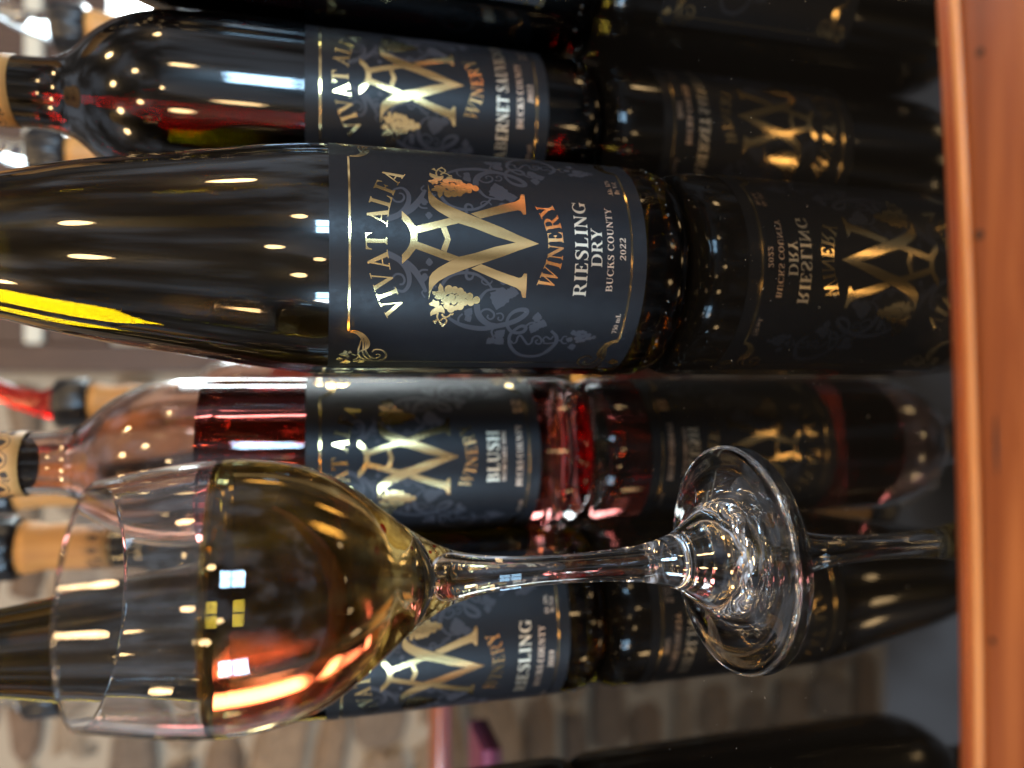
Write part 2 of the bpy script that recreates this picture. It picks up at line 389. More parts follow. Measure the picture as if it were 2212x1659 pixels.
# measured label design, millimetres from the label centre line and label foot (left half)
ART = {
 'blade': [(-18.99,71.85),(-16.35,71.41),(-14.56,70.68),(-12.9,69.09),(-11.15,66.23),(-9.82,63.11),(-8.61,60.18),(-7.14,56.16),(-4.62,49.31),(-2.38,43.88),(0.12,37.35),(0.18,45.04),(-1.63,51.59),(-3.89,58.02),(-5.24,63.1),(-6.85,66.01),(-8.8,69.3),(-10.31,71.12),(-11.69,72.0),(-13.67,72.1)],
 'leg': [(-8.68,59.1),(-12.58,48.78),(-14.11,44.17),(-15.16,42.7),(-17.16,42.0),(-17.27,40.85),(-9.55,41.06),(-9.48,42.03),(-10.65,42.72),(-10.96,43.58),(-10.12,46.77),(-8.74,51.28),(-7.15,56.05)],
 'aleg': [(-3.47,76.32),(-6.73,66.01),(-5.25,63.0),(-1.27,75.84)],
 'shoe': [(-8.15,80.42),(-6.17,78.32),(-4.5,77.13),(-3.47,76.32),(-1.27,75.84),(-0.16,75.85),(-0.26,77.84),(-1.47,77.99),(-2.71,78.43),(-3.94,79.19),(-5.37,80.49)],
 'chev': [(-3.38,68.64),(-4.02,66.9),(-0.08,65.58),(-0.11,67.39)],
 'grapes': [(-15.44,65.84,1.88),(-15.49,63.94,1.57),(-15.91,62.25,1.66),(-17.08,61.21,1.75),(-17.38,59.15,1.66),(-18.46,56.84,1.66),(-19.21,58.56,1.66),(-19.32,60.55,1.57),(-18.35,62.48,1.57),(-17.15,63.36,0.61),(-17.81,64.74,1.57),(-18.88,66.16,1.84),(-19.31,63.96,1.22),(-20.65,61.88,1.75),(-21.24,63.1,1.14),(-21.62,64.68,1.75),(-20.7,66.11,1.44)],
 'leaf1': [(-13.54,68.65),(-14.56,67.66),(-15.85,67.4),(-16.43,66.84),(-16.63,65.89),(-17.63,66.77),(-18.39,67.66),(-18.68,69.06),(-18.1,70.15),(-17.49,69.84),(-17.04,70.8),(-16.09,70.97),(-16.16,69.68),(-15.78,69.0),(-14.85,69.17)],
 'leaf2': [(-20.12,71.78),(-19.22,70.67),(-18.6,70.47),(-19.19,69.73),(-19.04,68.8),(-19.89,68.45),(-20.65,68.68),(-20.5,67.86),(-21.36,67.08),(-22.11,66.66),(-23.28,66.56),(-22.91,67.43),(-22.81,68.27),(-23.48,69.17),(-23.77,70.1),(-24.32,70.88),(-23.02,71.1),(-21.97,70.48),(-21.43,69.57),(-20.82,70.32),(-20.73,71.27)],
 'tendrils': [[(-23.08,68.61,0.524),(-24.27,68.82,0.524),(-25.6,68.39,0.524),(-27.1,67.28,0.524),(-27.07,66.15,0.524),(-25.81,65.68,0.524),(-24.87,66.42,0.524),(-25.44,67.37,0.524),(-25.99,67.51,0.524)],[(-23.43,67.39,0.612),(-24.22,66.96,0.568),(-24.54,65.97,0.524),(-24.03,65.06,0.481),(-23.36,64.59,0.437),(-23.66,64.13,0.393),(-23.07,63.82,0.35)],[(-25.74,68.37,0.437),(-25.62,69.03,0.437),(-26.04,69.18,0.437)],[(-27.1,67.28,0.524),(-27.51,66.64,0.918),(-27.73,66.33,1.311)],[(-25.76,69.02,0.524),(-26.18,69.29,1.005),(-26.6,69.66,1.486)],[(-18.64,68.0,0.612),(-19.35,67.12,0.612)],[(-19.93,68.02,0.437),(-19.85,67.08,0.437)]],
 'vines': [[(-5.23,84.92,1.923),(-7.08,81.08,1.806),(-10.35,78.63,1.602),(-13.99,78.13,1.311),(-16.38,79.69,0.961),(-15.99,81.98,0.699),(-15.09,82.81,0.524)],[(-12.46,83.23,0.612),(-11.29,82.13,0.647),(-11.45,80.42,0.682),(-12.89,79.54,0.664),(-14.18,80.0,0.594),(-14.33,81.02,0.524)],[(-7.58,79.67,2.185),(-9.5,77.12,2.098),(-12.27,74.97,1.748),(-16.39,72.82,0.961)],[(-10.92,75.71,0.612),(-9.73,74.36,0.568),(-9.66,72.52,0.524)],[(-14.87,69.75,0.524),(-14.18,70.37,0.481),(-15.37,70.78,0.437)],[(-15.69,73.21,0.524),(-16.67,74.09,0.481),(-18.2,73.07,0.437)],[(-14.1,68.04,1.136),(-11.95,66.61,1.086),(-10.59,64.32,1.036),(-10.01,61.27,0.986),(-10.33,57.68,0.912),(-11.75,54.96,0.812),(-13.33,53.17,0.712),(-14.85,52.04,0.612)],[(-8.7,60.29,0.961),(-10.8,60.64,0.918),(-11.89,59.99,0.874),(-11.7,58.81,0.743),(-10.47,58.27,0.612)],[(-11.29,55.23,0.437),(-12.71,55.51,0.437),(-13.49,54.13,0.437),(-12.96,52.71,0.437),(-12.11,52.16,0.437)],[(-14.85,48.54,0.612),(-14.75,51.36,0.699),(-15.38,53.75,0.787),(-17.01,55.19,1.049),(-18.01,55.84,1.311)],[(-19.9,56.56,1.923),(-22.59,55.99,1.967),(-24.96,54.48,2.01),(-26.85,51.75,1.792),(-27.29,48.69,1.573)],[(-24.71,65.23,0.874),(-26.69,62.12,1.277),(-27.94,58.54,1.681),(-28.49,53.52,1.815),(-27.35,48.68,1.896),(-26.41,45.55,1.869),(-24.92,42.49,1.788),(-22.95,40.25,1.688),(-21.56,40.0,1.567),(-21.27,42.0,1.419),(-22.26,44.39,1.217),(-24.46,45.84,1.056),(-26.99,45.71,1.096),(-29.32,44.06,1.136),(-29.97,41.64,1.217),(-29.31,39.71,1.298),(-27.71,39.35,1.244),(-27.21,40.85,1.163),(-28.53,42.66,1.109),(-30.55,43.97,1.069),(-32.82,44.07,1.109),(-35.59,43.14,1.23),(-38.63,40.93,1.351),(-40.7,37.81,1.472),(-41.17,33.94,1.567),(-39.92,31.03,1.526),(-37.2,28.76,1.486)],[(-38.72,30.15,1.486),(-36.42,28.63,1.486),(-34.11,27.68,1.486),(-31.98,27.72,1.364),(-30.31,28.7,1.119),(-28.89,30.38,0.874)],[(-23.1,55.44,0.699),(-21.67,54.13,0.699),(-21.52,52.43,0.699),(-22.65,50.81,0.699),(-24.04,50.57,0.674),(-24.94,51.52,0.624),(-24.29,52.64,0.574),(-23.34,52.46,0.524)],[(-22.95,49.91,0.524),(-22.77,48.32,0.524),(-23.95,47.41,0.524),(-25.29,47.98,0.524),(-24.87,49.04,0.524),(-24.0,48.95,0.524)],[(-26.54,61.89,0.699),(-24.62,61.91,0.656),(-23.25,60.79,0.612)],[(-28.26,50.05,0.699),(-29.77,50.5,0.656),(-32.11,49.43,0.612)],[(-27.56,39.63,0.787),(-26.08,38.22,0.699),(-25.69,36.37,0.612)],[(-33.31,43.46,0.612),(-34.5,42.32,0.649),(-33.79,41.43,0.687),(-31.77,41.3,0.724),(-31.04,40.41,0.762),(-32.71,39.05,0.78),(-34.82,37.3,0.762),(-34.09,36.14,0.743),(-31.99,36.07,0.724),(-31.08,34.69,0.705),(-32.59,33.0,0.674),(-34.41,32.85,0.637),(-34.44,34.22,0.599),(-33.3,34.79,0.562),(-32.78,34.06,0.524)],[(-33.83,31.76,0.612),(-32.42,32.35,0.612),(-31.37,31.48,0.612),(-32.37,29.89,0.612),(-30.98,29.1,0.612)],[(-34.2,31.95,0.612),(-34.35,29.98,0.612),(-33.94,28.13,0.612)],[(-32.84,27.29,0.699),(-32.82,26.04,0.641),(-31.24,25.45,0.583),(-31.15,24.22,0.524)],[(-32.82,26.04,0.612),(-34.06,25.04,0.568),(-34.22,23.6,0.524)]],
 'vgrapes': [(-29.3,20.49,1.0),(-29.11,19.27,0.91),(-29.35,18.24,0.73),(-30.68,20.01,1.0),(-30.92,18.69,1.0),(-30.39,17.55,0.91),(-30.37,16.57,0.91),(-30.31,21.22,0.73),(-31.82,20.7,1.0),(-32.14,19.36,0.91),(-32.65,18.09,0.91),(-31.75,17.06,0.91),(-31.72,15.94,0.91),(-31.24,14.65,0.91),(-33.23,20.06,0.82),(-33.02,18.98,0.73)],
 'vleaves': [((-8.39,72.09),(-5.9,72.26)),((-14.13,48.6),(-21.64,50.07)),((-15.54,47.62),(-15.88,43.13)),((-13.41,48.53),(-9.39,48.41)),((-24.02,59.74),(-21.09,58.1)),((-23.75,59.52),(-26.16,58.03)),((-32.1,48.93),(-28.76,46.19)),((-32.43,48.75),(-35.1,45.57)),((-32.27,49.15),(-35.04,51.48)),((-25.6,36.0),(-21.9,36.08)),((-25.88,35.95),(-30.08,37.1)),((-25.73,35.72),(-26.94,32.13)),((-10.6,73.42),(-13.37,73.55)),((-30.49,22.01),(-28.23,22.76)),((-32.91,21.97),(-31.91,24.46)),((-34.37,21.87),(-37.49,20.73))],
 'ctop': [[(-30.38,95.38,0.524),(-30.63,93.51,0.862),(-31.79,91.62,1.199),(-33.81,90.15,1.211),(-35.82,89.54,1.061),(-37.43,89.86,0.912),(-38.38,90.63,0.762),(-39.59,92.35,0.612)],[(-30.82,95.21,0.437),(-31.22,93.49,0.612),(-32.89,91.93,0.787),(-35.16,91.2,0.612),(-38.39,91.1,0.437)],[(-33.66,90.85,0.437),(-35.83,90.4,0.503),(-38.76,90.26,0.568),(-41.61,89.04,0.634),(-43.17,87.5,0.699),(-42.68,86.08,0.656),(-41.33,85.52,0.612),(-40.7,86.22,0.568),(-41.14,87.03,0.524)],[(-33.85,91.89,0.437),(-36.58,92.24,0.503),(-38.81,92.55,0.568),(-41.67,92.26,0.634),(-43.7,90.84,0.699),(-44.66,88.86,0.677),(-44.76,86.18,0.656),(-43.58,84.08,0.634),(-41.08,83.59,0.612),(-39.04,84.65,0.59),(-38.3,86.13,0.568),(-38.51,87.55,0.546),(-39.71,88.14,0.524)],[(-38.4,91.22,0.524),(-40.58,91.0,0.554),(-43.21,89.67,0.583),(-44.49,87.9,0.612)],[(-40.82,92.41,0.437),(-41.34,93.34,0.437),(-40.85,94.42,0.437)],[(-42.11,92.12,0.437),(-43.5,93.01,0.524),(-44.25,94.05,0.612)],[(-43.48,91.46,0.437),(-44.72,92.48,0.524),(-45.42,93.89,0.612)]],
 'cbot': [[(-32.38,5.34,0.437),(-32.78,7.19,0.83),(-34.3,9.04,1.224),(-36.88,10.56,1.093),(-39.47,10.6,0.961),(-41.09,9.47,0.787),(-42.31,7.57,0.612)],[(-32.99,5.24,0.437),(-33.7,7.2,0.612),(-36.04,8.79,0.787),(-39.44,9.0,0.612),(-41.82,8.78,0.437)],[(-36.05,9.37,0.437),(-39.46,9.73,0.512),(-42.87,10.04,0.587),(-45.11,11.05,0.662),(-45.74,12.61,0.674),(-44.87,14.24,0.624),(-43.58,14.23,0.574),(-43.72,13.0,0.524)],[(-36.44,8.52,0.437),(-39.42,7.98,0.516),(-42.83,7.83,0.594),(-45.68,9.06,0.673),(-47.65,11.05,0.682),(-47.68,13.42,0.656),(-45.79,15.85,0.629),(-42.98,16.76,0.603),(-40.96,15.66,0.577),(-40.54,13.76,0.551),(-42.13,12.06,0.524)],[(-44.18,6.76,0.524),(-43.88,5.52,0.524)],[(-45.65,7.27,0.524),(-48.31,8.4,0.524)]],
 'cleaf': [((-41.08,95.47),(-41.14,98.64)),((-40.47,96.2),(-38.89,96.95)),((-41.31,95.94),(-43.08,95.88)),((-40.66,95.37),(-39.05,94.96)),((-45.54,94.84),(-46.13,98.05)),((-45.04,96.06),(-43.56,96.34)),((-46.1,96.02),(-47.52,95.97)),((-43.81,97.04),(-43.86,99.53)),((-44.68,90.31),(-46.15,92.53)),((-43.87,5.22),(-44.95,0.9)),((-43.58,4.13),(-41.99,3.82)),((-44.41,3.82),(-46.19,2.24)),((-49.75,3.91),(-50.1,0.71)),((-49.02,7.23),(-49.05,9.19)),((-47.51,2.34),(-48.17,-0.36))],
}

# ------------------------------------------------------------------ the bar top and its wooden edge
def edge_y(x):                                  # the bar front is gently bowed
    return .1163 + .0366 * x + .216 * x * x * (1 if abs(x) < .25 else .25 / abs(x))

def strip_mesh(name, xs, prof, mats, shift=edge_y):
    verts, faces = [], []
    n = len(prof)
    for x in xs:
        for dy, z in prof: verts.append((x, shift(x) + dy, z))
    for i in range(len(xs) - 1):
        for k in range(n - 1):
            a = i * n + k
            faces.append((a, a + n, a + n + 1, a + 1))
    faces.append(tuple(range(n))); b = (len(xs) - 1) * n
    faces.append(tuple(reversed(range(b, b + n))))
    me = mesh(name, verts, faces, mats)
    bm = bmesh.new(); bm.from_mesh(me); bmesh.ops.recalc_face_normals(bm, faces=bm.faces); bm.to_mesh(me); bm.free()
    return me

XS = [-.62 + 1.24 * i / 80 for i in range(81)]
BAR_BACK = .745
tv, tf = [], []
for x in XS:
    tv += [(x, edge_y(x) - .004, -.03), (x, edge_y(x) - .004, 0.0), (x, BAR_BACK, 0.0), (x, BAR_BACK, -.03)]
for i in range(len(XS) - 1):
    for k in range(4):
        a, b = i * 4 + k, i * 4 + (k + 1) % 4
        tf.append((a, a + 4, b + 4, b))
tf += [(0, 1, 2, 3), tuple(len(tv) - 1 - q for q in range(4))]
me = mesh("bar_top", tv, tf, M['top'], sm=False)
bm = bmesh.new(); bm.from_mesh(me); bmesh.ops.recalc_face_normals(bm, faces=bm.faces); bm.to_mesh(me); bm.free()
tag(link("bar_top", me), kind="structure")

edge = empty("wooden_edge", (0, edge_y(0) - .02, 0))
tag(edge, "orange brown varnished wooden edge strip along the front of the black bar top", "edge strip")
OFF = (0, -(edge_y(0) - .02), 0)
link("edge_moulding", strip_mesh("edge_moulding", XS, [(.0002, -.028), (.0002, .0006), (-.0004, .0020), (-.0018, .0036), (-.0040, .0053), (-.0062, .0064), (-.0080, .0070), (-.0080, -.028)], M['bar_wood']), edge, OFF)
link("edge_highlight", strip_mesh("edge_highlight", XS, [(-.00802, -.02), (-.00802, .0070), (-.0083, .0076), (-.0088, .0079), (-.0094, .0079), (-.0099, .0076), (-.0101, .0070), (-.0101, -.02)], M['highlight_wood']), edge, OFF)  # ridge added to carry the painted edge highlight
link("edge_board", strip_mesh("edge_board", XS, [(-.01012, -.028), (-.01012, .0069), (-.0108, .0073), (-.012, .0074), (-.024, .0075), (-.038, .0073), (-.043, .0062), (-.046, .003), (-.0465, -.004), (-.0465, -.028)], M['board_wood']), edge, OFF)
for hx, hy, hr in ((.0605, -.0142, .0008), (.0272, -.0122, .0009), (-.046, -.0125, .0006)):
    hm = lathe("nail_hole", [(hr * .3, -.0004), (hr * .9, .00005), (hr, .00016), (hr * .8, .00022), (0, .00018)], M['hole'], 20)
    link("nail_hole", hm, edge, (hx, edge_y(hx) + hy - edge_y(0) + .02, .00738))
crack = [(-.0165 + .0008 * i, edge_y(-.0165 + .0008 * i) - .0140 + .0001 * sin(i * 1.7), .00735, .00012 + .00022 * sin(pi * i / 14)) for i in range(15)]
link("grain_crack", tube("grain_crack", crack, M['hole'], 6), edge, OFF)

back = box_mesh("back_edge", -.62, .62, BAR_BACK + .0005, BAR_BACK + .055, -.03, .006, M['bar_wood'], .004, 3)
tag(link("wooden_edge", back), "brown wooden strip along the far side of the black bar top", "edge strip")

# dust and lint lying on the bar top
dv, df = [], []
for i in range(420):
    while True:
        x, y = random.uniform(-.22, .22), random.triangular(.118, .36, .16)
        if abs(x) < y * .75: break
    s = random.choice((.00004, .00006, .00008, .00013)) * random.uniform(.7, 1.3)
    L, a = s * random.choice((1, 1, 1, 1.6, 3)), random.uniform(0, pi)
    b = len(dv)
    for ux, uy, uz in ((1, 0, 0), (-1, 0, 0), (0, 1, 0), (0, -1, 0), (.1, .1, 1)):
        px, py = ux * L, uy * s
        dv.append((x + px * cos(a) - py * sin(a), y + px * sin(a) + py * cos(a), .00003 + uz * s * .8))
    df += [(b, b + 2, b + 4), (b + 2, b + 1, b + 4), (b + 1, b + 3, b + 4), (b + 3, b, b + 4)]
tag(link("table_dust", mesh("table_dust", dv, df, M['dust'], sm=False)), "fine pale dust specks scattered over the black bar top", "dust", kind="stuff")

# ------------------------------------------------------------------ stone wall, window, sky
WALL_Y = 1.30
wall = link("stone_wall", box_mesh("stone_wall", -1.15, .018, WALL_Y + .001, WALL_Y + .10, -.45, 1.06, M['mortar']))
tag(wall, "rough tan fieldstone wall with pale mortar, far behind the bottles", "wall")
stone_meshes = []
for k in range(7):
    bm = bmesh.new()
    bmesh.ops.create_cube(bm, size=1)
    for e in range(1):
        bmesh.ops.subdivide_edges(bm, edges=bm.edges[:], cuts=2, use_grid_fill=True)
    rnd = random.Random(k + 3)
    for v in bm.verts:
        r = max(abs(v.co.x), abs(v.co.z)) * 2
        cr = (abs(v.co.x) * 2) ** 4 * (abs(v.co.z) * 2) ** 4
        v.co.x *= 1 - .16 * cr; v.co.z *= 1 - .16 * cr
        if v.co.y < 0: v.co.y *= 1 - .5 * (r ** 4)
        v.co += Vector((rnd.uniform(-.08, .08), rnd.uniform(-.12, .06), rnd.uniform(-.10, .10)))
    me = bpy.data.meshes.new("stone"); bm.to_mesh(me); bm.free()
    me.materials.append(M['stone']); smooth(me)
    stone_meshes.append(me)
rs = random.Random(21)
z = -.43
while z < 1.03:
    h = rs.uniform(.055, .11)
    x = -1.14 + rs.uniform(0, .05)
    while x < .0:
        w = min(rs.uniform(.08, .22), .012 - x)
        if w < .03: break
        o = link("stone", rs.choice(stone_meshes), wall, (x + w / 2, WALL_Y + .018, z + h / 2))
        o.scale = (w - rs.uniform(.008, .022), rs.uniform(.05, .075), h - rs.uniform(.006, .018))
        o.rotation_euler = (0, rs.uniform(-.13, .13), rs.choice((0, pi)))
        x += w
    z += h

win = empty("window", (.5, WALL_Y, -.2))
tag(win, "brown wooden window with a bright white pane behind the bottles", "window")
def wpart(name, x0, x1, y0, y1, z0, z1, m, bv=.004):
    return link(name, box_mesh(name, x0 - .5, x1 - .5, y0, y1, z0 + .2, z1 + .2, m, bv), win)
wpart("window_post", .0195, .062, -.03, .05, -.45, 1.0, M['frame_wood'])
wpart("window_casing", .0625, .112, -.012, .06, -.20, .447, M['cream_paint'])
wpart("window_rail", .0625, 1.3, -.022, .06, .4475, .536, M['frame_wood'])
wpart("window_trim", .0625, 1.3, -.034, .05, .5365, .562, M['cream_paint'])
wpart("window_header", .0625, 1.3, -.026, .05, .5625, 1.0, M['frame_wood'])
wpart("window_sill", .0625, 1.3, -.06, .06, -.245, -.2005, M['frame_wood'])
wpart("window_rail", .1125, .41, .0, .05, .385, .447, M['cream_paint'])
wpart("window_panel", .1125, .41, .004, .04, -.2, .3845, M['frame_wood'])
wpart("window_mullion", .4105, .44, -.005, .045, -.2, .447, M['cream_paint'])
wpart("window_pane", .4405, 1.25, .022, .026, -.2, .447, M['pane'], 0)
sk = box_mesh("sky", .40, 1.9, WALL_Y + .30, WALL_Y + .31, -.45, .62, M['sky'])
tag(link("sky", sk), kind="structure")

# ------------------------------------------------------------------ flat art: glyphs and ribbons
def ribbon(pts, n=7):
    """(x, y, width) way points -> one smooth variable-width polygon"""
    c = catmull(pts, n)
    L, Rr = [], []
    for i, (x, y, w) in enumerate(c):
        a, b = c[max(i - 1, 0)], c[min(i + 1, len(c) - 1)]
        dx, dy = b[0] - a[0], b[1] - a[1]
        d = sqrt(dx * dx + dy * dy) or 1
        w = max(w, .01)
        L.append((x - dy / d * w / 2, y + dx / d * w / 2)); Rr.append((x + dy / d * w / 2, y - dx / d * w / 2))
    return ('strip', L, Rr)

def ell(cx, cy, rx, ry, a0=0, a1=360, n=28):
    return [(cx + rx * cos(radians(a0 + (a1 - a0) * i / n)), cy + ry * sin(radians(a0 + (a1 - a0) * i / n))) for i in range(n + (0 if abs(a1 - a0) == 360 else 1))]

def P(*pts): return ('poly', [list(pts)])
def H(outer, *holes): return ('poly', [outer] + list(holes))

def stem(x, w=.19, b=1, t=1, y0=0., y1=1.):
    s, h = .085, .045
    p = []
    if b: p += [(x - s, y0), (x + w + s, y0), (x + w + s, y0 + h), (x + w + .03, y0 + h + .02), (x + w, y0 + h + .08)]
    else: p += [(x, y0), (x + w, y0)]
    if t: p += [(x + w, y1 - h - .08), (x + w + .03, y1 - h - .02), (x + w + s, y1 - h), (x + w + s, y1), (x - s, y1), (x - s, y1 - h), (x - .03, y1 - h - .02), (x, y1 - h - .08)]
    else: p += [(x + w, y1), (x, y1)]
    if b: p += [(x, y0 + h + .08), (x - .03, y0 + h + .02), (x - s, y0 + h)]
    return ('poly', [p])

def bar(x0, y0, x1, y1): return P((x0, y0), (x1, y0), (x1, y1), (x0, y1))
def bowl(x, yb, yt, rx, th, thin=.055):
    ym, ry = (yb + yt) / 2, (yt - yb) / 2
    out = [(x, yt)] + ell(x + rx * .35, ym, rx * .65, ry, 90, -90, 18) + [(x, yb)]
    out = [(x, yb)] + list(reversed(ell(x + rx * .35, ym, rx * .65, ry, 90, -90, 18))) + [(x, yt)]
    inn = [(x + .001, yb + thin)] + list(reversed(ell(x + rx * .35, ym, max(rx * .65 - th, .03), ry - thin, 90, -90, 14))) + [(x + .001, yt - thin)]
    # open D: outer forward, inner back
    return P(*(out + list(reversed(inn))))
ARM_B = P((.2, 0), (.66, 0), (.70, .28), (.66, .28), (.59, .11), (.5, .055), (.2, .055))
ARM_T = P((.2, .945), (.46, .945), (.55, .9), (.61, .75), (.65, .75), (.63, 1), (.2, 1))
ARM_M = P((.2, .475), (.40, .475), (.45, .39), (.49, .39), (.49, .62), (.45, .62), (.40, .53), (.2, .53))
def vee(x0, w, thick, thin, flip=False):
    q = [P((x0 + .03, 1), (x0 + .03 + thick, 1), (x0 + w * .5 + .06, .2), (x0 + w * .5 + .01, 0), (x0 + w * .5 - .04, 0)),
         P((x0 + w - .03 - thin, 1), (x0 + w - .03, 1), (x0 + w * .5 + .02, 0), (x0 + w * .5 - .03, 0.02)),
         bar(x0 - .05, .955, x0 + .1 + thick, 1), bar(x0 + w - .18 - .02, .955, x0 + w + .06, 1)]
    return q
def arcC(op=38):
    o = ell(.47, .5, .43, .52, op, 360 - op, 30); i = ell(.49, .5, .25, .465, op + 6, 354 - op, 26)
    return P(*(o + list(reversed(i))))
GL = {
 'I': ([stem(.12)], .43), 'L': ([stem(.12), ARM_B], .76), 'E': ([stem(.12), ARM_B, ARM_T, ARM_M], .78), 'F': ([stem(.12), ARM_T, ARM_M], .72),
 'T': ([stem(.32, t=0), P((.21, .945), (.60, .945), (.71, .88), (.77, .72), (.81, .72), (.79, 1), (.02, 1), (0, .72), (.04, .72), (.10, .88))], .83),
 'H': ([stem(.12), stem(.64), bar(.25, .475, .7, .53)], 1.0),
 'N': ([stem(.13, .07), stem(.72, .075, b=0), P((.05, 1), (.28, 1), (.795, .16), (.795, -.01), (.70, -.01), (.14, .86))], .94),
 'V': (vee(.03, .84, .22, .075), .88), 'W': (vee(.03, .72, .2, .07) + vee(.50, .72, .2, .07), 1.27),
 'A': ([P((.09, 0), (.165, 0), (.46, .84), (.42, .98)), P((.37, 1), (.49, 1), (.84, 0), (.61, 0), (.39, .78)), bar(.23, .29, .68, .345), bar(-.03, 0, .28, .045), bar(.51, 0, .93, .045)], .91),
 'Y': ([P((.04, 1), (.27, 1), (.50, .52), (.50, .36), (.34, .40)), P((.70, 1), (.78, 1), (.53, .40), (.46, .46)), stem(.34, .18, t=0, y1=.46), bar(-.04, .955, .38, 1), bar(.6, .955, .88, 1)], .84),
 'R': ([stem(.12), bowl(.28, .47, 1, .50, .19), P((.40, .50), (.58, .53), (.82, .07), (.93, .045), (.93, 0), (.68, 0))], .91),
 'B': ([stem(.12), bowl(.28, .50, 1, .46, .18), bowl(.28, 0, .545, .54, .19)], .86), 'D': ([stem(.12), bowl(.28, 0, 1, .68, .2)], 1.0),
 'O': ([H(ell(.47, .5, .44, .52), ell(.47, .5, .25, .465))], .94), 'C': ([arcC(), bar(.80, .70, .84, 1.0), bar(.80, .05, .84, .25)], .90),
 'G': ([arcC(), bar(.80, .70, .84, 1.0), stem(.63, .18, b=0, y1=.42)], .95),
 'S': ([ribbon([(.63, .78, .03), (.55, .93, .06), (.37, .985, .07), (.19, .91, .12), (.16, .74, .17), (.32, .58, .19), (.5, .45, .19), (.58, .28, .17), (.52, .09, .12), (.34, .015, .07), (.17, .07, .06), (.09, .24, .03)]), bar(.62, .68, .66, 1.0), bar(.06, 0, .10, .32)], .74),
 'U': ([ribbon([(.205, 1, .19), (.205, .6, .19), (.21, .32, .19), (.30, .09, .14), (.47, .03, .07), (.65, .1, .07), (.72, .32, .07), (.725, .6, .07), (.725, 1, .07)]), bar(.02, .955, .4, 1), bar(.6, .955, .87, 1)], .91),
 'K': ([stem(.12), P((.29, .42), (.36, .42), (.74, 1), (.66, 1)), P((.40, .60), (.52, .72), (.86, 0), (.64, 0)), bar(.54, .955, .85, 1), bar(.55, 0, .94, .045)], .92),
 'P': ([stem(.12), bowl(.28, .47, 1, .50, .19)], .82),
 '0': ([H(ell(.31, .48, .28, .5), ell(.31, .48, .14, .45))], .62), '1': ([stem(.2, .15, t=0), P((.08, .80), (.2, .80), (.35, 1), (.30, 1))], .56),
 '2': ([ribbon([(.10, .70, .06), (.17, .88, .08), (.34, .955, .09), (.5, .87, .14), (.52, .68, .15), (.40, .45, .13), (.22, .22, .1), (.08, .05, .09)]), P((.05, 0), (.56, 0), (.62, .22), (.58, .22), (.52, .11), (.05, .11))], .66),
 '9': ([H(ell(.31, .67, .27, .33), ell(.31, .67, .13, .28)), ribbon([(.51, .68, .14), (.50, .42, .13), (.38, .16, .1), (.12, .0, .05)])], .64),
 '5': ([P((.14, .98), (.55, .98), (.53, .86), (.17, .86)), ribbon([(.17, .95, .05), (.13, .55, .05), (.3, .6, .08), (.5, .5, .14), (.52, .26, .15), (.38, .05, .1), (.1, .03, .06)])], .62),
 '7': ([P((.06, .98), (.58, .98), (.58, .90), (.52, .86), (.06, .86)), P((.46, .92), (.58, .92), (.32, 0), (.18, 0))], .60),
 'm': ([stem(.1, .13, y1=.66), stem(.46, .13, t=0, y1=.5), stem(.82, .13, t=0, y1=.5), ribbon([(.2, .48, .05), (.38, .63, .08), (.525, .48, .13)]), ribbon([(.56, .48, .05), (.74, .63, .08), (.885, .48, .13)])], 1.1),
 'l': ([stem(.1, .13)], .34), 'y': ([P((.03, .65), (.18, .65), (.36, .1), (.28, -.02)), P((.48, .65), (.54, .65), (.24, -.25), (.14, -.25))], .58),
 'o': ([H(ell(.28, .32, .26, .34), ell(.28, .32, .14, .29))], .58), 'c': ([ribbon([(.45, .52, .1), (.28, .63, .07), (.1, .48, .13), (.1, .18, .13), (.28, .02, .07), (.46, .12, .05)])], .50),
 '.': ([P(*ell(.12, .08, .09, .09, n=10))], .26), '%': ([H(ell(.2, .72, .18, .26), ell(.2, .72, .09, .2)), H(ell(.7, .26, .18, .26), ell(.7, .26, .09, .2)), P((.2, 0), (.26, 0), (.72, 1), (.66, 1))], .92),
 ' ': ([], .30),
}

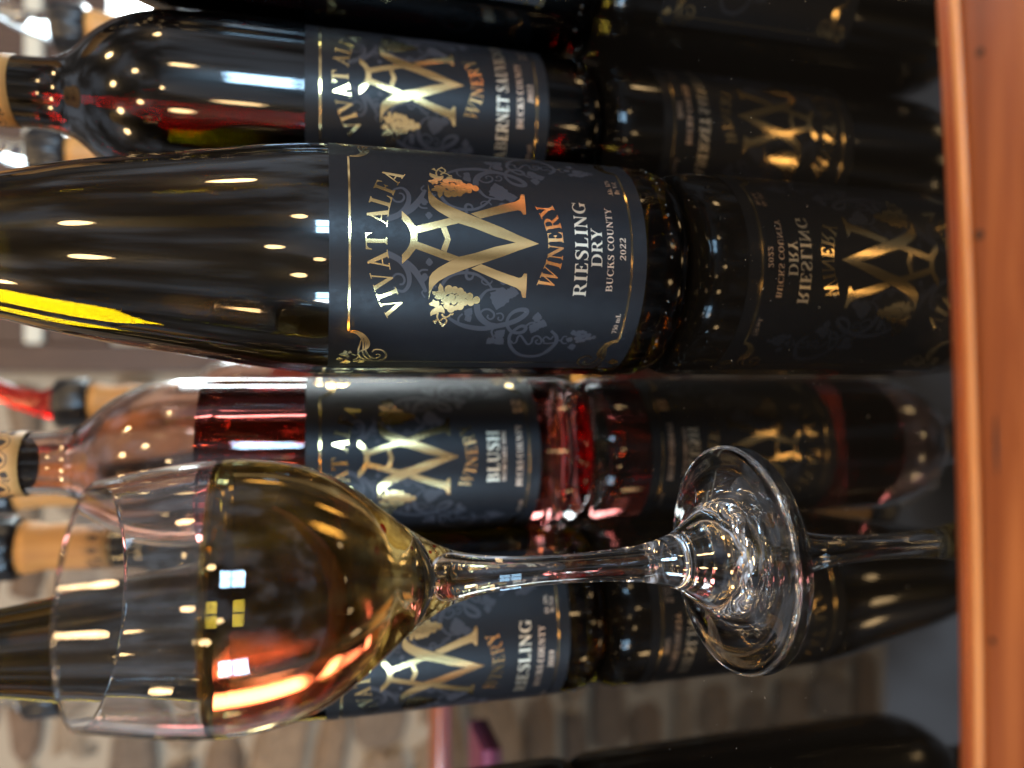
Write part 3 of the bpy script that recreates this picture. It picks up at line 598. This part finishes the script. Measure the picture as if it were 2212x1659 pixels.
class Flat:
    """collects flat polygons (label millimetres), each a few microns above the one before, then one bmesh"""
    def __init__(self): self.items = []
    def add(self, shape, fn=lambda x, y: (x, y)):
        if shape[0] == 'strip': self.items.append(('strip', [fn(*p[:2]) for p in shape[1]], [fn(*p[:2]) for p in shape[2]]))
        else: self.items.append(('poly', [[fn(*p[:2]) for p in ring] for ring in shape[1]]))
    def circle(self, x, y, r, n=18): self.add(P(*ell(x, y, r, r, n=n)))
    def width(self, text, track): return sum(GL[c][1] + track for c in text) - track
    def text(self, text, cx, base, cap, fit=None, track=.06):
        w = self.width(text, track)
        sx = cap if fit is None else fit / w
        x = cx - w * sx / 2
        for c in text:
            for g in GL[c][0]: self.add(g, lambda u, v, x=x: (x + u * sx, base + v * cap))
            x += (GL[c][1] + track) * sx
    def arc(self, text, base, rad, cap, length, up=True, track=.06, cap2=None):
        """text on a circle through (0, base); up: arch, else smile"""
        w = self.width(text, track); sx = length / w; x = -length / 2
        for c in text:
            adv = GL[c][1] * sx
            a = (x + adv / 2) / rad
            k = cap if cap2 is None else cap + (cap2 - cap) * min(1, abs(x + adv / 2) / (length / 2)) ** 1.5
            for g in GL[c][0]:
                def fn(u, v, x=x, a=a, adv=adv, k=k):
                    lx, ly = u * sx - adv / 2, v * k
                    if up:
                        ox, oy, t = rad * sin(a), base - rad + rad * cos(a), -a
                    else:
                        ox, oy, t = rad * sin(a), base + rad - rad * cos(a), a
                    return (ox + lx * cos(t) - ly * sin(t), oy + lx * sin(t) + ly * cos(t))
                self.add(g, fn)
            x += adv + track * sx
    def build(self, z0=.05, step=.004, cut=1.3, layers=9):
        verts, faces = [], []
        for i, it in enumerate(self.items):
            z = z0 + step * (i % layers)
            b = len(verts)
            if it[0] == 'strip':
                n = len(it[1])
                for l, r in zip(it[1], it[2]): verts += [(l[0], l[1], z), (r[0], r[1], z)]
                for k in range(n - 1): faces.append((b + 2 * k, b + 2 * k + 1, b + 2 * k + 3, b + 2 * k + 2))
            else:
                rings = [[Vector((p[0], p[1], 0)) for p in r] for r in it[1]]
                tris = tessellate_polygon(rings)
                for r in rings: verts += [(p.x, p.y, z) for p in r]
                faces += [(b + t[0], b + t[1], b + t[2]) for t in tris]
        me = bpy.data.meshes.new("flat"); me.from_pydata(verts, [], faces)
        bm = bmesh.new(); bm.from_mesh(me); bpy.data.meshes.remove(me)
        bmesh.ops.dissolve_degenerate(bm, dist=1e-5, edges=bm.edges[:])
        xs = [v.co.x for v in bm.verts]
        x = math.ceil(min(xs) / cut) * cut
        while x < max(xs):
            bmesh.ops.bisect_plane(bm, geom=bm.verts[:] + bm.edges[:] + bm.faces[:], dist=1e-6, plane_co=(x, 0, 0), plane_no=(1, 0, 0))
            x += cut
        bm.normal_update()
        for f in bm.faces:
            if f.normal.z < 0: f.normal_flip()
        bm.verts.index_update()
        V = [v.co.copy() for v in bm.verts]
        F = [tuple(v.index for v in f.verts) for f in bm.faces]
        bm.free()
        return V, F

def wrap(name, VF, R, m, z0=0.):
    """bend label millimetres round a bottle of radius R (metres); label centre faces -Y"""
    V, F = VF
    verts, norms = [], []
    for v in V:
        th = v.x * .001 / R
        r = R + v.z * .001
        verts.append((r * sin(th), -r * cos(th), z0 + v.y * .001)); norms.append((sin(th), -cos(th), 0))
    me = mesh(name, verts, F, m)
    me.normals_split_custom_set_from_vertices(norms)
    return me

def mirror2(shape):
    f = lambda p: (-p[0],) + tuple(p[1:])
    if shape[0] == 'strip': return ('strip', [f(p) for p in shape[1]], [f(p) for p in shape[2]])
    return ('poly', [[f(p) for p in r] for r in shape[1]])

def leaf(c, t, fat=.42):
    """one toothed lobe from its foot c to its tip t"""
    dx, dy = t[0] - c[0], t[1] - c[1]
    o = []
    for k, (u, w) in enumerate(((0, .05), (.12, .55), (.22, .50), (.34, .95), (.42, .80), (.55, .85), (.60, .66), (.76, .52), (.80, .38), (1, 0))):
        o.append((u, w * fat))
    pts = [(c[0] + dx * u - dy * w, c[1] + dy * u + dx * w) for u, w in o] + [(c[0] + dx * u + dy * w, c[1] + dy * u - dx * w) for u, w in reversed(o[:-1])]
    return P(*pts)

def both(fl, shape):
    fl.add(shape); fl.add(mirror2(shape))

# the printed design shared by all labels (left half measured, mirrored)
f = Flat()
for k in ('blade', 'leg', 'aleg', 'shoe', 'chev'): both(f, ('poly', [[(0.0 if abs(p[0]) < .3 else p[0], p[1]) for p in ART[k]]]))
ART_MONO = f.build(.075, .004)
f = Flat()
for x, y, r in ART['grapes']: f.add(P(*ell(x, y, r * .76, r * .72, n=16)))
for k in ('leaf1', 'leaf2'): f.add(('poly', [list(ART[k])]))
for t in ART['tendrils']: f.add(ribbon(t, 5))
ART_GRAPES = f.build(.075, .004)
f = Flat()
for t in ART['vines']: f.add(ribbon(t, 5))
for x, y, r in ART['vgrapes']: f.add(P(*ell(x, y, r * .88, r * .88, n=12)))
for c, t in ART['vleaves']: f.add(leaf(c, t, .5))
ART_VINES = f.build(.02, .003)
f = Flat(); f.add(P((-30.4, 95.55), (30.4, 95.55), (30.4, 96.17), (-30.4, 96.17)))
ART_TOPLINE = f.build(.075, .004)
f = Flat()
for y, h in ((5.0, .26), (5.42, .22)): f.add(P((-32.2, y), (32.2, y), (32.2, y + h), (-32.2, y + h)))
ART_FOOTLINE = f.build(.075, .004)
f = Flat(); f.add(P((-45.25, 16), (-44.95, 16), (-44.95, 86), (-45.25, 86)))
ART_SIDELINE = f.build(.075, .004)
f = Flat()
for t in ART['ctop']: f.add(ribbon(t, 5))
for c, t in ART['cleaf'][:9]: f.add(leaf(c, t, .42))
ART_CTOP = f.build(.075, .004)
f = Flat()
for t in ART['cbot']: f.add(ribbon(t, 5))
for c, t in ART['cleaf'][9:]: f.add(leaf(c, t, .42))
ART_CBOT = f.build(.075, .004)

def mirrored(VF):
    return [Vector((-v.x, v.y, v.z)) for v in VF[0]], [tuple(reversed(q)) for q in VF[1]]

f = Flat(); f.arc("VIVAT ALFA", 84.9, 42.5, 6.4, 47.0, True, .0)
ART_NAME = f.build(.075, .004)
f = Flat(); f.arc("WINERY", 29.1, 34, 5.1, 30.5, False, .10, 5.9)
ART_WINERY = f.build(.075, .004)
f = Flat(); f.text("750 mL", -25.6, 7.1, 1.65, 7.6)
ART_VOLUME = f.build(.075, .004)
f = Flat(); f.text("Alc. 12%", 23.5, 9.6, 1.6, 7.6); f.text("By Vol.", 23.6, 7.1, 1.6, 6.6)
ART_ALCOHOL = f.build(.075, .004)

def variety(lines):
    out = []
    for t, base, cap, wid, mk in lines:
        f = Flat(); f.text(t, -.3, base - 19.2, cap, wid); out.append((f.build(.075, .004), mk))
    return out

LAB_H, LAB_W = .1018, .0985
def label_sheet(R, z0, m):
    n, verts, faces = 72, [], []
    hw = LAB_W / 2 / R
    ri, ro = R + .00001, R + .00012
    for i in range(n + 1):
        a = -hw + 2 * hw * i / n
        for r, z in ((ri, z0), (ro, z0), (ro, z0 + LAB_H), (ri, z0 + LAB_H)): verts.append((r * sin(a), -r * cos(a), z))
    for i in range(n):
        for k in range(4):
            a, b = i * 4 + k, i * 4 + (k + 1) % 4
            faces.append((a, a + 4, b + 4, b))
    faces += [(0, 1, 2, 3), (n * 4 + 3, n * 4 + 2, n * 4 + 1, n * 4)]
    me = mesh("label", verts, faces, m)
    bm = bmesh.new(); bm.from_mesh(me); bmesh.ops.recalc_face_normals(bm, faces=bm.faces)
    for e in bm.edges:
        if len(e.link_faces) == 2 and e.calc_face_angle() > .6: e.smooth = False
    bm.to_mesh(me); bm.free()
    return me

_cache = {}
def add_label(root, R, z0, lines, rot):
    R2 = R + .00013
    key = (R, z0)
    if key not in _cache:
        _cache[key] = [label_sheet(R, z0, M['label'])] + [wrap(n, a, R2, M[mk], z0) for n, a, mk in (
            ("vine_print", ART_VINES, 'vine'), ("vine_print", mirrored(ART_VINES), 'vine'), ("border_line", ART_TOPLINE, 'gold'), ("border_line", ART_FOOTLINE, 'gold'),
            ("border_line", ART_SIDELINE, 'gold'), ("border_line", mirrored(ART_SIDELINE), 'gold'), ("corner_ornament", ART_CTOP, 'gold'), ("corner_ornament", mirrored(ART_CTOP), 'gold'),
            ("corner_ornament", ART_CBOT, 'gold'), ("corner_ornament", mirrored(ART_CBOT), 'gold'), ("monogram", ART_MONO, 'gold'), ("grape_cluster", ART_GRAPES, 'gold'),
            ("grape_cluster", mirrored(ART_GRAPES), 'gold'), ("arched_name", ART_NAME, 'gold'), ("winery_word", ART_WINERY, 'gold'),
            ("volume_print", ART_VOLUME, 'copper_text'), ("alcohol_print", ART_ALCOHOL, 'copper_text'))]
    ms = _cache[key]
    lab = link("label", ms[0], root); lab.rotation_euler.z = rot
    for me in ms[1:]: link(me.name.split('.')[0], me, lab)
    for VF, mk in variety(lines): link("wine_name" if mk == 'gold_text' else "origin_line", wrap("wine_name", VF, R2, M[mk], z0), lab)
    return lab

# ------------------------------------------------------------------ bottles
def fine(prof, n=6):
    return [(max(r, 0), z) for r, z in catmull(prof, n)]

HEEL = lambda R: [(0, .0095), (R * .35, .0085), (R * .62, .0045), (R * .74, .0010), (R * .80, .0), (R * .86, .0003), (R * .93, .0022), (R * .975, .0058), (R * .995, .0105), (R, .0150)]
def outer_profile(kind, R):
    if kind == 'hock':
        up = [(R, .05), (R, .10), (R * .998, .1215), (R * .966, .136), (R * .913, .150), (R * .81, .1746), (R * .71, .1977), (R * .575, .2196), (R * .47, .240), (R * .395, .262), (R * .365, .285), (R * .36, .312)]
        top = [(R * .36, .312), (.0150, .3145), (.0152, .324), (.0146, .3275), (.0128, .3285), (.0098, .328)]
    else:
        up = [(R, .05), (R, .10), (R, .150), (R, .1765), (R * .986, .1855), (R * .935, .1948), (R * .84, .2035), (R * .70, .2115), (R * .55, .2176), (R * .45, .2222), (R * .395, .2280), (R * .372, .2365), (R * .366, .262), (R * .36, .284)]
        top = [(R * .36, .284), (.0148, .2865), (.0150, .2955), (.0144, .2990), (.0126, .3000), (.0098, .2995)]
    heel = fine(HEEL(R), 4)
    return heel[:-1] + fine([(R, .015)] + up, 5)[:-1] + fine(top, 3)

def r_at(prof, z):
    best = None
    for (r0, z0), (r1, z1) in zip(prof, prof[1:]):
        if z0 <= z <= z1 and z1 > z0 and r0 > .009: best = r0 + (r1 - r0) * (z - z0) / (z1 - z0)
    return best

def inner_curve(kind, R, t, z_from, z_to, n=60):
    op = outer_profile(kind, R)
    out = []
    for i in range(n + 1):
        z = z_from + (z_to - z_from) * i / n
        r = r_at(op, z) or .0135
        out.append((max(r - t, .0093), z))
    return out

_bm = {}
def bottle_meshes(kind, R, glass, wine, level):
    key = (kind, R, glass, wine, level)
    if key in _bm: return _bm[key]
    t = .0028
    op = outer_profile(kind, R)
    topz = op[-1][1]
    cav = inner_curve(kind, R, t, level, topz - .004, 70)
    gp = op + list(reversed(cav))
    g = lathe("bottle_glass", gp, [M[glass], M['misted_glass' if wine == 'blush' else glass]], 128, [0] * len(op) + [1] * (len(gp) - 1 - len(op)))
    wall = inner_curve(kind, R, t, .020, level, 70)
    rin = wall[0][0]
    wp = [(0, .0145), (rin * .4, .0132), (rin * .7, .0105), (rin * .88, .0098), (rin * .97, .013)] + wall + [(wall[-1][0] * .9, level - .0003), (wall[-1][0] * .6, level - .0006), (0, level - .0006)]
    n = len(wp)
    w = lathe("wine", wp, M[wine], 128, [0] * (n - 4) + [1] * 3)
    # stippled ring on the heel
    kv, kf = [], []
    rk = random.Random(5)
    for i in range(64):
        a = 2 * pi * (i + rk.uniform(-.15, .15)) / 64
        if rk.random() < .4: continue
        dd = rk.uniform(.00045, .0008)
        for row, (rr, zz) in enumerate(((R * .990, .0098),)):
            c = Vector((rr * cos(a), rr * sin(a), zz)); b = len(kv)
            for u, v, s in ((0, 0, 1.0),):
                m_ = 6
                for j in range(4):
                    ph = j / 3 * pi / 2
                    for q in range(m_):
                        al = 2 * pi * q / m_
                        d = dd
                        tang = Vector((-sin(a), cos(a), 0)); up = Vector((0, 0, 1)); outn = Vector((cos(a), sin(a), -.25)).normalized()
                        kv.append((c + tang * d * cos(ph) * cos(al) + up * d * 1.3 * cos(ph) * sin(al) + outn * d * sin(ph) * .9)[:])
                for j in range(3):
                    for q in range(m_):
                        q2 = (q + 1) % m_
                        kf.append((b + j * m_ + q, b + j * m_ + q2, b + (j + 1) * m_ + q2, b + (j + 1) * m_ + q))
    kn = mesh("heel_stipple", kv, kf, M['stipple'])
    _bm[key] = (g, w, kn)
    return _bm[key]

M['stipple'] = flat("glass_stipple", (.004, .004, .003), .06)

def neck_sleeve(kind, R, z0, z1):
    key = ('sleeve', kind, R, z0, z1)
    if key not in _bm:
        op = outer_profile(kind, R)
        p = [(r_at(op, z0 + (z1 - z0) * i / 8) + .00025, z0 + (z1 - z0) * i / 8) for i in range(9)]
        prof = [(p[0][0] - .0002, z0)] + p + [(p[-1][0] - .0002, z1)]
        s = lathe("neck_sleeve", prof, M['sleeve'], 80)
        fl = Flat()
        for sgn in (-1, 1):
            for k in range(3):
                x = sgn * (4.2 + 13 * k)
                fl.add(ribbon([(x - sgn * 4.2, 6, .3), (x - sgn * 2, 9.4, .4), (x + sgn * 1.6, 9.2, .4), (x + sgn * 3.4, 6.4, .4), (x + sgn * 1.8, 3.4, .4), (x - sgn * 1.8, 3.2, .4), (x - sgn * 4.2, 6, .3)], 5))
                fl.add(leaf((x - sgn * .6, 8.4), (x + sgn * .2, 3.8), .5))
                fl.add(ribbon([(x + sgn * 3.4, 6.4, .35), (x + sgn * 5.6, 8.6, .35), (x + sgn * 7.0, 7.0, .35), (x + sgn * 5.8, 5.4, .35), (x + sgn * 5.0, 6.6, .3)], 5))
                fl.add(leaf((x + sgn * 5.0, 5.2), (x + sgn * 6.8, 2.2), .5)); fl.add(leaf((x + sgn * 6.8, 8.8), (x + sgn * 8.6, 6.4), .5))
                for q in range(5): fl.circle(x + sgn * (8 + .8 * (q % 2)), 4.6 - .6 * q, .42, 8)
        o = wrap("vine_print", fl.build(.03, .003, .8), p[0][0] + .0001, M['ink'], z0 + .001)
        _bm[key] = (s, o)
    return _bm[key]

def pourer_meshes(color):
    key = ('pourer', color)
    if key in _bm: return _bm[key]
    # ribbed black collar
    verts, faces, seg = [], [], 72
    pr = [(.0150, 0.0), (.0178, .0005), (.0186, .002), (.0186, .0205), (.0178, .0225), (.0150, .0235), (.0085, .0238), (0, .0238)]
    for r, z in pr:
        for i in range(seg):
            a = 2 * pi * i / seg
            rr = r * (1 + (.022 * (1 if (i // 3) % 2 else -1) if .0012 < z < .021 else 0))
            verts.append((rr * cos(a), rr * sin(a), z))
    for k in range(len(pr) - 1):
        for i in range(seg):
            j = (i + 1) % seg
            faces.append((k * seg + i, k * seg + j, (k + 1) * seg + j, (k + 1) * seg + i))
    col = mesh("pourer_collar", verts, faces, M['black_plastic'])
    m = M[color]
    cup = [(0, 0, .0235, .0128), (0, 0, .027, .0125), (.0005, 0, .033, .0098), (.002, 0, .040, .0082), (.005, 0, .050, .0074), (.010, 0, .061, .0068), (.0165, 0, .072, .0062), (.0195, 0, .0765, .0056)]
    sp = tube("pourer_spout", [tuple(q) for q in catmull(cup, 4)], m, 24)
    fin = tube("air_tube", [tuple(q) for q in catmull([(-.006, 0, .0245, .0030), (-.0065, 0, .034, .0029), (-.003, 0, .046, .0026), (.002, 0, .057, .0022)], 4)], m, 14)
    _bm[key] = (col, sp, fin)
    return _bm[key]

def bottle(label, kind, R, loc, glass, wine, level, lab=None, sleeve=True, pour=None, turn=0.):
    root = empty("wine_bottle", loc)
    tag(root, label, "bottle", "wine bottles on the bar")
    g, w, kn = bottle_meshes(kind, R, glass, wine, level)
    link("bottle_glass", g, root); link("wine", w, root); link("heel_stipple", kn, root)
    if lab: add_label(root, R, lab[0], lab[1], lab[2])
    top = .3285 if kind == 'hock' else .300
    if sleeve:
        zs = (top - .0585, top - .0075)
        s, o = neck_sleeve(kind, R, *zs)
        sl = link("neck_sleeve", s, root); link("vine_print", o, sl); sl.rotation_euler.z = turn
    if pour:
        c, sp, fn = pourer_meshes(pour)
        cl = link("pourer_collar", c, root, (0, 0, top - .0065)); cl.rotation_euler.z = turn * .5
        link("pourer_spout", sp, cl); link("air_tube", fn, cl)
    return root

ZL_H, ZL_B = .0192, .0275
RH, RB = .039, .037
L_DRY = [("RIESLING", 39.9, 4.4, 32.0, 'gold_text'), ("DRY", 35.0, 3.7, 12.6, 'gold_text'), ("BUCKS COUNTY", 30.9, 2.2, 28.2, 'copper_text'), ("2022", 26.75, 2.05, 7.6, 'copper_text')]
L_RIES = [("RIESLING", 36.9, 5.0, 37.0, 'gold_text'), ("BUCKS COUNTY", 30.8, 2.7, 31.0, 'copper_text'), ("2019", 26.2, 2.4, 8.6, 'copper_text')]
L_CAB = [("CABERNET SAUVIGNON", 37.2, 5.1, 66.0, 'gold_text'), ("BUCKS COUNTY", 30.6, 2.8, 31.0, 'copper_text'), ("2022", 26.2, 2.4, 8.6, 'copper_text')]
L_BLUSH = [("BLUSH", 38.4, 5.3, 23.5, 'gold_text'), ("BLUSH TABLE WINE", 35.2, 1.9, 22.5, 'copper_text'), ("BUCKS COUNTY", 27.6, 2.7, 28.0, 'copper_text')]

near = bottle("tall tapered dark bottle of dry riesling, largest and nearest, its label reading RIESLING DRY", 'hock', RH, (.0425, .258, 0), 'green_glass', 'bottle_riesling', .262, (ZL_H, L_DRY, radians(2.8)))
near_label = [c for c in near.children if c.name.startswith("label")][0]
f = Flat(); rq = random.Random(4)
for q in range(46):
    f.circle(-6.2 + rq.gauss(0, 1.3), 2.9 + rq.gauss(0, .75), rq.uniform(.05, .16), 7)
link("scuff_mark", wrap("scuff_mark", f.build(.02, .002), RH + .00013, M['scuff'], ZL_H), near_label)
f = Flat()
f.add(ribbon([(-10.4, 25.2, .03), (-7.6, 26.0, .07), (-4.4, 26.2, .05), (-2.2, 25.6, .02)], 6))
link("scratch_mark", wrap("scratch_mark", f.build(.02, .002), RH + .00013, M['scuff'], ZL_H), near_label)
bottle("dark bordeaux bottle with round shoulders labelled CABERNET SAUVIGNON", 'bordeaux', .0375, (.119, .336, 0), 'dark_glass', 'cabernet', .2365, (ZL_B, L_CAB, radians(10)), turn=-.15)
bottle("clear glass bottle of red blush wine labelled BLUSH", 'bordeaux', .0365, (-.0335, .3465, 0), 'clear_glass', 'blush', .1725, (ZL_B, L_BLUSH, radians(3)), turn=.5)
bottle("dark tapered riesling bottle behind the bowl of the wine glass, label dated 2019", 'hock', RH, (-.1075, .333, 0), 'green_glass', 'bottle_riesling', .255, (ZL_H, L_RIES, radians(-15.5)))
bottle("dark bottle cut off by the edge of the picture beside the cabernet sauvignon", 'bordeaux', RB, (.1955, .331, 0), 'dark_glass', 'deep_red', .225, (ZL_B, L_CAB, radians(28)))
bottle("dark bottle cut off by the edge of the picture on the wine glass side", 'bordeaux', RB, (-.2235, .335, 0), 'dark_glass', 'deep_red', .225, (ZL_B, L_RIES, radians(-30)))
# back row with pourers
bottle("bottle with clear pourer beyond the round shoulder of the cabernet sauvignon", 'bordeaux', RB, (.270, .617, 0), 'green_glass', 'cabernet', .20, (ZL_B, L_CAB, 0), True, 'clear_plastic')
bottle("bottle with clear pourer glimpsed between the cabernet sauvignon neck and the tall dry riesling", 'bordeaux', RB, (.160, .573, 0), 'green_glass', 'bottle_riesling', .19, (ZL_B, L_RIES, 0), True, 'clear_plastic', .2)
bottle("bottle with translucent red pourer behind the blush bottle", 'bordeaux', RB, (-.0147, .622, 0), 'clear_glass', 'blush', .16, (ZL_B, L_BLUSH, 0), True, 'red_plastic')
bottle("black collared bottle whose tan neck shows through the rim of the wine glass", 'bordeaux', RB, (-.0965, .486, 0), 'green_glass', 'bottle_riesling', .20, (ZL_B, L_RIES, 0), True, 'clear_plastic', .3)
bottle("bottle whose tan neck shows as a thin strip beside the blush bottle neck", 'hock', RH, (-.070, .5625, 0), 'green_glass', 'bottle_riesling', .20, (ZL_H, L_RIES, 0), True, 'clear_plastic', .1)
bottle("bottle with only its black pourer collar showing beside the neck of the 2019 riesling", 'bordeaux', RB, (-.210, .564, 0), 'green_glass', 'bottle_riesling', .20, (ZL_B, L_RIES, 0), True, 'clear_plastic', .1)

# ------------------------------------------------------------------ the wine glass
GX, GY = -.0535, .198
go = [(0, 2.6), (14, 2.2), (25, 1.3), (29.6, .45), (31.7, 0.05), (33.2, .25), (34.2, 1.1), (34.4, 1.9), (33.9, 2.8), (31.6, 3.6), (26.4, 5.0), (20.5, 7.2), (16.2, 9.6), (13.3, 12.6), (11.2, 15.6), (9.0, 19.0), (7.2, 23.5), (5.7, 30), (4.8, 38), (4.3, 47), (4.1, 55),
      (4.2, 64), (4.7, 73), (5.6, 81), (7.3, 88), (10.3, 94.6), (14.5, 101), (19.4, 107.2), (24.4, 113.4), (28.6, 120), (31.7, 127.5), (33.4, 135), (34.1, 143), (33.9, 150), (33.1, 158), (31.9, 165.5), (30.5, 172.5), (29.7, 176.6)]
gi = [(0, 95.0), (1.6, 95.4), (4.2, 97.2), (8.6, 101.2), (14.2, 107), (20.2, 113.2), (25.6, 119.2), (29.6, 126), (31.9, 133.5), (32.9, 142), (32.8, 150), (32.0, 158), (30.8, 165.5), (29.5, 172.5), (28.8, 176.6)]
LEVEL = 149.0
go_f, gi_f = fine(go, 5), fine(gi, 6)
rim = [(29.62, 177.1), (29.25, 177.35), (28.9, 177.1)]
above = [p for p in gi_f if p[1] > LEVEL]; below = [p for p in gi_f if p[1] < LEVEL]
a0, b0 = above[0], below[-1]
rl = b0[0] + (a0[0] - b0[0]) * (LEVEL - b0[1]) / (a0[1] - b0[1])
mmv = lambda l: [(r * .001, z * .001) for r, z in l]
glass = empty("wine_glass", (GX, GY, 0))
tag(glass, "stemmed wine glass holding golden white wine in front of the bottles", "wine glass")
cap_in = [(rl, LEVEL)]
link("glass_body", lathe("glass_body", mmv(go_f + rim + list(reversed(above)) + cap_in), M['crystal'], 160), glass)
wp = below + [(rl, LEVEL), (rl - .45, LEVEL - .75), (rl - 1.3, LEVEL - 1.2), (rl - 3, LEVEL - 1.4), (0, LEVEL - 1.4)]
link("wine", lathe("wine", mmv(wp), M['riesling'], 160, [0] * (len(below)) + [1] * 4), glass)

# ------------------------------------------------------------------ papers lying at the far side
bk = empty("booklet", (-.34, .545, 0))
tag(bk, "glossy dark purple booklet lying on the bar beyond the bottles", "booklet")
link("cover", box_mesh("cover", -.06, .070, -.026, .026, .0001, .0012, M['purple_card'], .0003), bk)
link("pages", box_mesh("pages", -.058, .069, -.025, .025, .0013, .0058, M['pink_paper'], .0003), bk)
link("cover", box_mesh("cover", -.06, .070, -.026, .026, .0059, .0072, M['purple_card'], .0004), bk)
pk = link("note_paper", box_mesh("note_paper", -.10, .10, -.007, .007, .0002, .0016, M['pink_paper'], .0003), None, (-.315, .712, 0))
tag(pk, "thin pink strip of paper on the bar behind the purple booklet", "paper")
